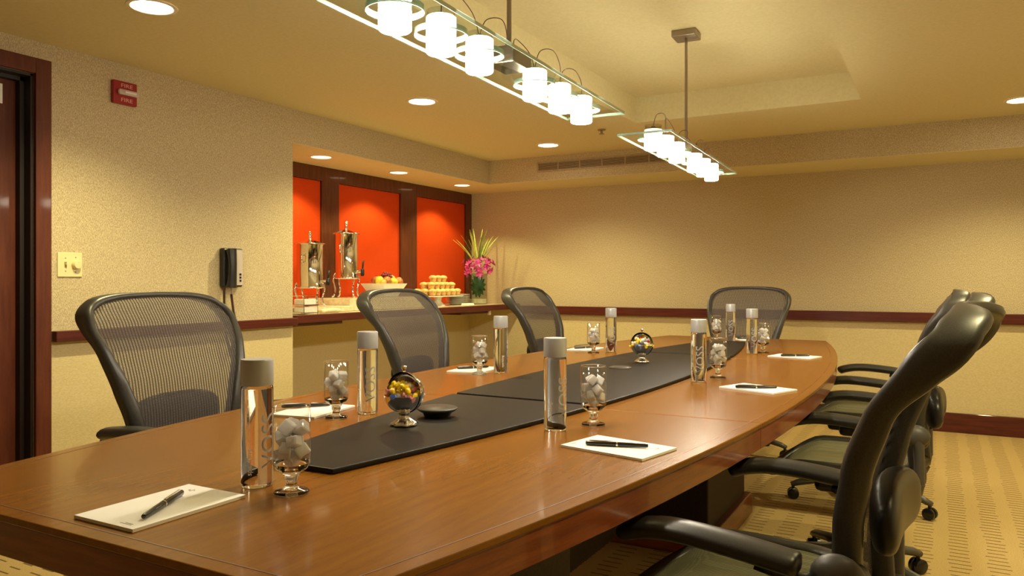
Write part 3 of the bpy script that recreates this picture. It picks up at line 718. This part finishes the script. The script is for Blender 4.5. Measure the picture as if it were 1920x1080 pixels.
def fill_dish(x, y, where, n, seed):
    rn = random.Random(seed)
    cols = ['yellow'] * 9 + ['white'] * 4 + ['red', 'blue', 'pink', 'orange', 'white', 'pink', 'yellow', 'yellow']
    for i in range(n):
        lay = i // 9; k = i % 9; a = k * 2.4 + lay; q = (.038 if k < 6 else .016) * (1 - .25 * lay)
        c = cols[rn.randrange(len(cols))]
        if i in (2,): c = 'blue'
        o = bpy.data.objects.new('wrapped_candy', CANDY[c]); COL.objects.link(o)
        o.location = (x + q * math.cos(a), y - .004 + q * math.sin(a), MZ + .076 + lay * .011 + rn.uniform(-.002, .003)); o.rotation_euler = (R(90) + rn.uniform(-.6, .6), rn.uniform(-.6, .6), rn.uniform(0, 6.3))
        tag(o, c + ' wrapped candy in the ' + where + ' chrome dish', 'candy', 'candies in the ' + where + ' chrome dish')
D0 = make_dish(); D0.location = (-1.165, 1.545, MZ); D0['label'] = 'chrome globe candy dish on the near mat beside the raised outlet'
copy_thing(D0, 'chrome globe candy dish on the long middle mat', (-1.15, 3.25, MZ), 0)
fill_dish(-1.165, 1.545, 'near', 24, 3); fill_dish(-1.15, 3.25, 'far', 24, 5)

# ------------------------------------------------------------------ on the serving counter
CZ, RZ = .8955, .9855
def make_urn():
    t = thing('coffee_urn', '-', 'coffee urn', (0, 0, 0), 0, 'chrome coffee urns on the riser')
    MB().lathe([(0, .125), (.088, .125), (.093, .130), (.093, .140), (.089, .145), (.089, .418), (.093, .423), (.093, .428), (0, .428)], 40).obj('body', 'chrome', t, smooth=True)
    MB().lathe([(.106, .4285), (.108, .431), (.100, .434), (.06, .447), (.03, .458), (0, .462)], 40).obj('lid', 'chrome', t, smooth='all')
    MB().lathe([(.016, .458), (.010, .468), (.012, .475), (.007, .482), (.014, .494), (.012, .507), (.006, .517), (0, .519)], 16).obj('finial', 'chrome', t, smooth='all')
    for a in (35, 145, 215, 325):
        d = Vector((math.cos(R(a)), math.sin(R(a)), 0))
        MB().sweep(catmull([d * .085 + Vector((0, 0, .165)), d * .102 + Vector((0, 0, .120)), d * .086 + Vector((0, 0, .06)), d * .095 + Vector((0, 0, .016)), d * .112 + Vector((0, 0, .0075))], 4), (.008, .007), n=8).obj('leg', 'chrome', t, smooth='all')
    for s in (-1, 1):
        MB().tube(catmull([(0, s * .088, .345), (0, s * .120, .350), (0, s * .132, .328), (0, s * .122, .305), (0, s * .088, .308)], 4), .006, 8).obj('side_handle', 'chrome', t, smooth='all')
    MB().tube([(.088, 0, .175), (.125, 0, .175)], .009, 10).obj('spout', 'chrome', t, smooth=True)
    MB().lathe([(0, .145), (.012, .145), (.015, .155), (.015, .188), (.010, .195), (0, .195)], 14, Matrix.Translation((.132, 0, 0))).obj('tap', 'black_plastic', t, smooth=True)
    MB().sweep([(.132, 0, .19), (.136, 0, .215), (.140, 0, .248)], [(.006, .006), (.008, .007), (.010, .009)], n=8).obj('tap_handle', 'black_plastic', t, smooth='all')
    return t
u = make_urn(); u.location = (-3.80, 3.97, .9355); u.rotation_euler = (0, 0, R(20)); u['label'] = 'chrome coffee urn beside the niche corner, the lower one'
u2 = copy_thing(u, 'tall chrome coffee urn on the riser beside the fruit bowl', (-3.92, 4.48, RZ), R(20)); u2.scale = (.97, .97, 1.12)
bw = thing('fruit_bowl', 'square white ceramic bowl piled with fruit on the counter', 'bowl', (-3.86, 4.86, RZ))
mb = MB()
def sq(h, z): return [(-h * .8, -h, z), (h * .8, -h, z), (h * .8, h, z), (-h * .8, h, z)]
mb.add(sq(.085, .0005) + sq(.148, .105) + sq(.142, .105) + sq(.082, .008), [(3, 2, 1, 0)] + [(a + i, a + (i + 1) % 4, a + 4 + (i + 1) % 4, a + 4 + i) for a in (0, 4, 8) for i in range(4)] + [(12, 13, 14, 15)])
mb.obj('bowl_body', 'white_ceramic', bw, bevel=.003)
MB().box(-.05, .05, -.07, .07, -.0001, .0004).obj('foot', 'white_ceramic', bw)
def fruit(name, label, cat, mat, off, r, sq_=(1, 1, 1), rot=0):
    o = thing(name, label, cat, (-3.86 + off[0], 4.86 + off[1], RZ + off[2]), rot)
    pr = []
    for j in range(13):
        a = -math.pi / 2 + math.pi * j / 12; q = math.cos(a); z = math.sin(a) * (1 - .12 * (abs(math.sin(a)) > .98))
        pr.append((r * q * sq_[0], r * z * sq_[2]))
    MB().lathe(pr, 20).obj('flesh', mat, o, smooth='all')
    MB().tube([(0, 0, r * .82 * sq_[2]), (.003, .002, r * 1.15 * sq_[2])], .002, 5).obj('stalk', 'cord_brown', o)
    return o
fruit('lemon', 'yellow lemon on the left side of the fruit bowl', 'lemon', 'lemon_skin', (.03, -.095, .125), .034, (1, 1, 1.15))
fruit('lemon', 'pale yellow lemon at the front middle of the fruit bowl', 'lemon', 'lemon_skin', (.075, .015, .118), .037, (1.1, 1, .85))
fruit('apple', 'red apple at the front right of the fruit bowl', 'apple', 'apple_skin', (.065, .095, .118), .040)
fruit('apple', 'reddish apple at the front left of the fruit bowl', 'apple', 'apple_skin', (.068, -.050, .128), .034)
fruit('peach', 'golden peach behind the apples in the fruit bowl', 'peach', 'peach_skin', (.0, .088, .135), .038)
fruit('peach', 'orange peach low on the left of the fruit bowl', 'peach', 'peach_skin', (.070, -.098, .112), .026)
fruit('apple', 'red apple at the back of the fruit bowl', 'apple', 'apple_skin', (-.06, -.03, .125), .040)
gb = thing('grape_bunch', 'bunch of dark red grapes on top of the fruit bowl', 'grapes', (-3.84, 4.85, RZ + .155))
rn = random.Random(11); gme = None
for i in range(34):
    a = i * 2.4; lay = i / 34; q = .062 * math.sqrt(1 - lay * .8) * (.45 + .55 * rn.random()); z = -.012 + .045 * lay + rn.uniform(-.004, .004)
    if gme is None:
        o = MB().ball((0, 0, 0), .0125, 10, 7).obj('grape', 'grape_skin', gb, smooth='all'); gme = o.data
    else:
        o = bpy.data.objects.new('grape', gme); COL.objects.link(o); o.parent = gb
    o.location = (q * .8 * math.cos(a), q * math.sin(a), z)
# muffins on a footed platter
pl = thing('cake_stand', 'footed white platter holding the muffins', 'cake stand', (-3.83, 5.56, CZ))
MB().box(-.125, .125, -.225, .225, .080, .088).obj('platter', 'white_ceramic', pl, bevel=.003)
MB().lathe([(.07, .0005), (.06, .01), (.03, .04), (.035, .07), (.06, .0795), (0, .0795)], 24).obj('pedestal', 'white_ceramic', pl, smooth='all')
mpr = None
def muffin(off, label, tilt=0):
    global mpr
    if mpr is None:
        mpr = thing('muffin', label, 'muffin', (0, 0, 0), 0, 'muffins piled on the platter')
        MB().lathe([(0, .0003), (.024, .0003), (.031, .030), (0, .030)], 18).obj('cup', 'muffin_cup', mpr, smooth=True)
        MB().lathe([(.031, .0295), (.037, .034), (.036, .042), (.026, .052), (.012, .057), (0, .058)], 18).obj('crown', 'muffin_top', mpr, smooth='all')
        o = mpr
    else: o = copy_thing(mpr, label, (0, 0, 0))
    o.location = (-3.83 + off[0], 5.56 + off[1], CZ + .0885 + off[2]); o.rotation_euler = (tilt, tilt * .6, rn.uniform(0, 6)); return o
for i in range(3):
    for j in range(6):
        lab = 'golden muffin in the bottom layer of the muffin pile, ' + ('front', 'middle', 'back')[2 - i] + ' row'
        muffin((-.078 + .078 * i + rn.uniform(-.002, .002), -.190 + .0765 * j + rn.uniform(-.003, .003), .003), lab, rn.uniform(-.06, .06))
for i in range(2):
    for j in range(5): muffin((-.038 + .078 * i, -.152 + .0765 * j, .060), 'golden muffin in the second layer of the muffin pile', rn.uniform(-.05, .05))
for j in range(3): muffin((.0, -.07 + .077 * j, .118), 'golden muffin on top of the muffin pile', rn.uniform(-.05, .05))
# plates, vase, small things
pm = None
for k in range(8):
    o = thing('dinner_plate', 'white plate in the stack beside the vase, ' + ('bottom', 'second', 'third', 'fourth', 'fifth', 'sixth', 'seventh', 'top')[k] + ' of eight', 'plate', (-3.86, 5.93, CZ + .0115 * k), 0, 'plates stacked on the counter')
    if pm is None:
        c = MB().lathe([(0, .0004), (.065, .0004), (.070, .003), (.112, .0135), (.113, .0150), (.068, .0065), (0, .005)], 36).obj('plate_body', 'white_ceramic', o, smooth=True); pm = c.data
    else:
        c = bpy.data.objects.new('plate_body', pm); COL.objects.link(c); c.parent = o
for k, (y, lab) in enumerate(((5.72, 'folded white napkin on the counter edge below the muffins'),)):
    o = thing('napkin', lab, 'napkin', (-3.62, y, CZ)); MB().box(-.035, .035, -.055, .055, .0004, .012).obj('fold', 'paper', o, bevel=.004); MB().box(-.033, .033, -.052, .05, .0124, .02).obj('fold', 'paper', o, bevel=.004)
VX, VY = -3.77, 6.13
vs_ = thing('flower_vase', 'round clear glass vase on the counter with green leaf inside', 'vase', (VX, VY, CZ))
MB().lathe([(0, .0005), (.088, .0005), (.090, .003), (.090, .285), (.0865, .285), (.0865, .010), (0, .010)], 40).obj('glass_wall', 'shade_glass', vs_, smooth=True)
MB().lathe([(0, .0105), (.084, .0105), (.084, .05), (0, .05)], 30).obj('pale_gravel', 'stone_top', vs_, smooth=True)
lf = thing('palm_leaf', 'dark green fingered leaf curled inside the glass vase', 'leaf', (VX, VY, CZ + .17))
for k in range(13):
    a = 2 * math.pi * k / 13; d = Vector((math.sin(a), 0, math.cos(a))); L = .115
    rot = Matrix.Rotation(R(33), 4, 'Z'); pts = []; mb = MB(); vs = []; fs = []
    for i in range(7):
        q = i / 6; w = .020 * math.sin(math.pi * min(q * .92 + .08, 1)) ** .8
        c = Vector((d.x * L * q * .68, -.055 + .03 * q * q, d.z * L * q)); sd = Vector((d.z, 0, -d.x)) * w
        for s in (-1, 0, 1): vs.append(tuple(rot @ (c + sd * s + Vector((0, -.005 * (s == 0), 0)))))
    for i in range(6):
        for s in range(2): fs.append((i * 3 + s, i * 3 + s + 1, i * 3 + s + 4, i * 3 + s + 3))
    mb.add(vs, fs).obj('leaf_blade', 'leaf_green', lf, smooth='all')
bq = thing('flower_bouquet', 'pink blossoms with tall yellow green fronds rising from the vase', 'flowers', (VX, VY, CZ + .29))
def bloom_mesh():
    mb = MB()
    for k in range(5):
        Mx = Matrix.Rotation(2 * math.pi * k / 5, 4, 'Z') @ Matrix.Rotation(R(-28), 4, 'Y')
        vs = [(0, 0, 0), (.014, -.009, .003), (.014, 0, 0), (.014, .009, .003), (.028, -.010, .004), (.028, 0, .001), (.028, .010, .004), (.041, 0, -.002)]
        mb.add(vs, [(0, 1, 2), (0, 2, 3), (1, 4, 5, 2), (2, 5, 6, 3), (4, 7, 5), (5, 7, 6)], Mx)
    return mb
bo = None; rn = random.Random(4)
for i in range(40):
    a = i * 2.39996; zz = 1 - 1.5 * i / 40; rr = math.sqrt(max(0, 1 - zz * zz)); d = Vector((rr * math.cos(a), rr * math.sin(a), zz))
    if bo is None: o = bloom_mesh().obj('blossom', 'petal', bq, smooth='all'); bo = o.data
    else: o = bpy.data.objects.new('blossom', bo); COL.objects.link(o); o.parent = bq
    jt = rn.uniform(.75, 1.3); o.location = (d.x * .10 * jt, d.y * .125 * jt + (.02 if i % 3 else -.03), .045 + d.z * .085 * jt); o.rotation_euler = d.to_track_quat('Z', 'Y').to_euler()
    k_ = rn.uniform(.8, 1.25); o.scale = (k_, k_, k_)
for i in range(30):
    a = R(rn.uniform(0, 360)); lean = rn.uniform(.1, .85); L = rn.uniform(.32, .43); dx, dy = math.cos(a) * lean * .7, math.sin(a) * lean
    up = Vector((0, 0, 1)); vs = []; fs = []
    side = Vector((-.50, .86, 0)) if i % 2 else Vector((.86, .5, 0))
    for k in range(9):
        q = k / 8; w = .0075 * math.sin(math.pi * (.06 + .92 * q)) ** .7
        c = Vector((dx * L * (q + q * q) * .5, dy * L * (q + q * q) * .5, L * (q - .18 * lean * q * q)))
        for s in (-1, 1): vs.append(tuple(c + side * w * s))
        vs.append(tuple(c + Vector((side.y, -side.x, 0)) * .0025))
    for k in range(8):
        j = k * 3; fs += [(j, j + 2, j + 5, j + 3), (j + 2, j + 1, j + 4, j + 5)]
    MB().add(vs, fs).obj('frond', 'frond_dark' if i % 5 == 0 else 'frond', bq, smooth='all')
cs = thing('sugar_caddy', 'white two tier sugar caddy in a chrome frame at the niche corner', 'caddy', (-3.60, 3.72, CZ), R(0))
for z in (.012, .062):
    MB().box(-.045, .045, -.055, .055, z, z + .036).obj('dish', 'white_ceramic', cs, bevel=.005)
for x in (-.05, .05):
    MB().tube([(x, -.062, .001), (x, -.062, .118), (x, .062, .118), (x, .062, .001)], .003, 6).obj('frame_wire', 'chrome', cs, smooth=True)
for z in (.008, .058): MB().box(-.05, .05, -.068, .068, z - .003, z + .0035).obj('tray', 'chrome', cs)
nk = thing('napkin', 'cream rolled napkin lying on the counter below the urns', 'napkin', (-3.60, 3.95, CZ), R(4))
MB().sweep(catmull([(0, -.09, .012), (.0, -.05, .017), (0, .03, .018), (.0, .09, .014)], 5), (.030, .014), n=12).obj('roll', 'napkin', nk, smooth='all')
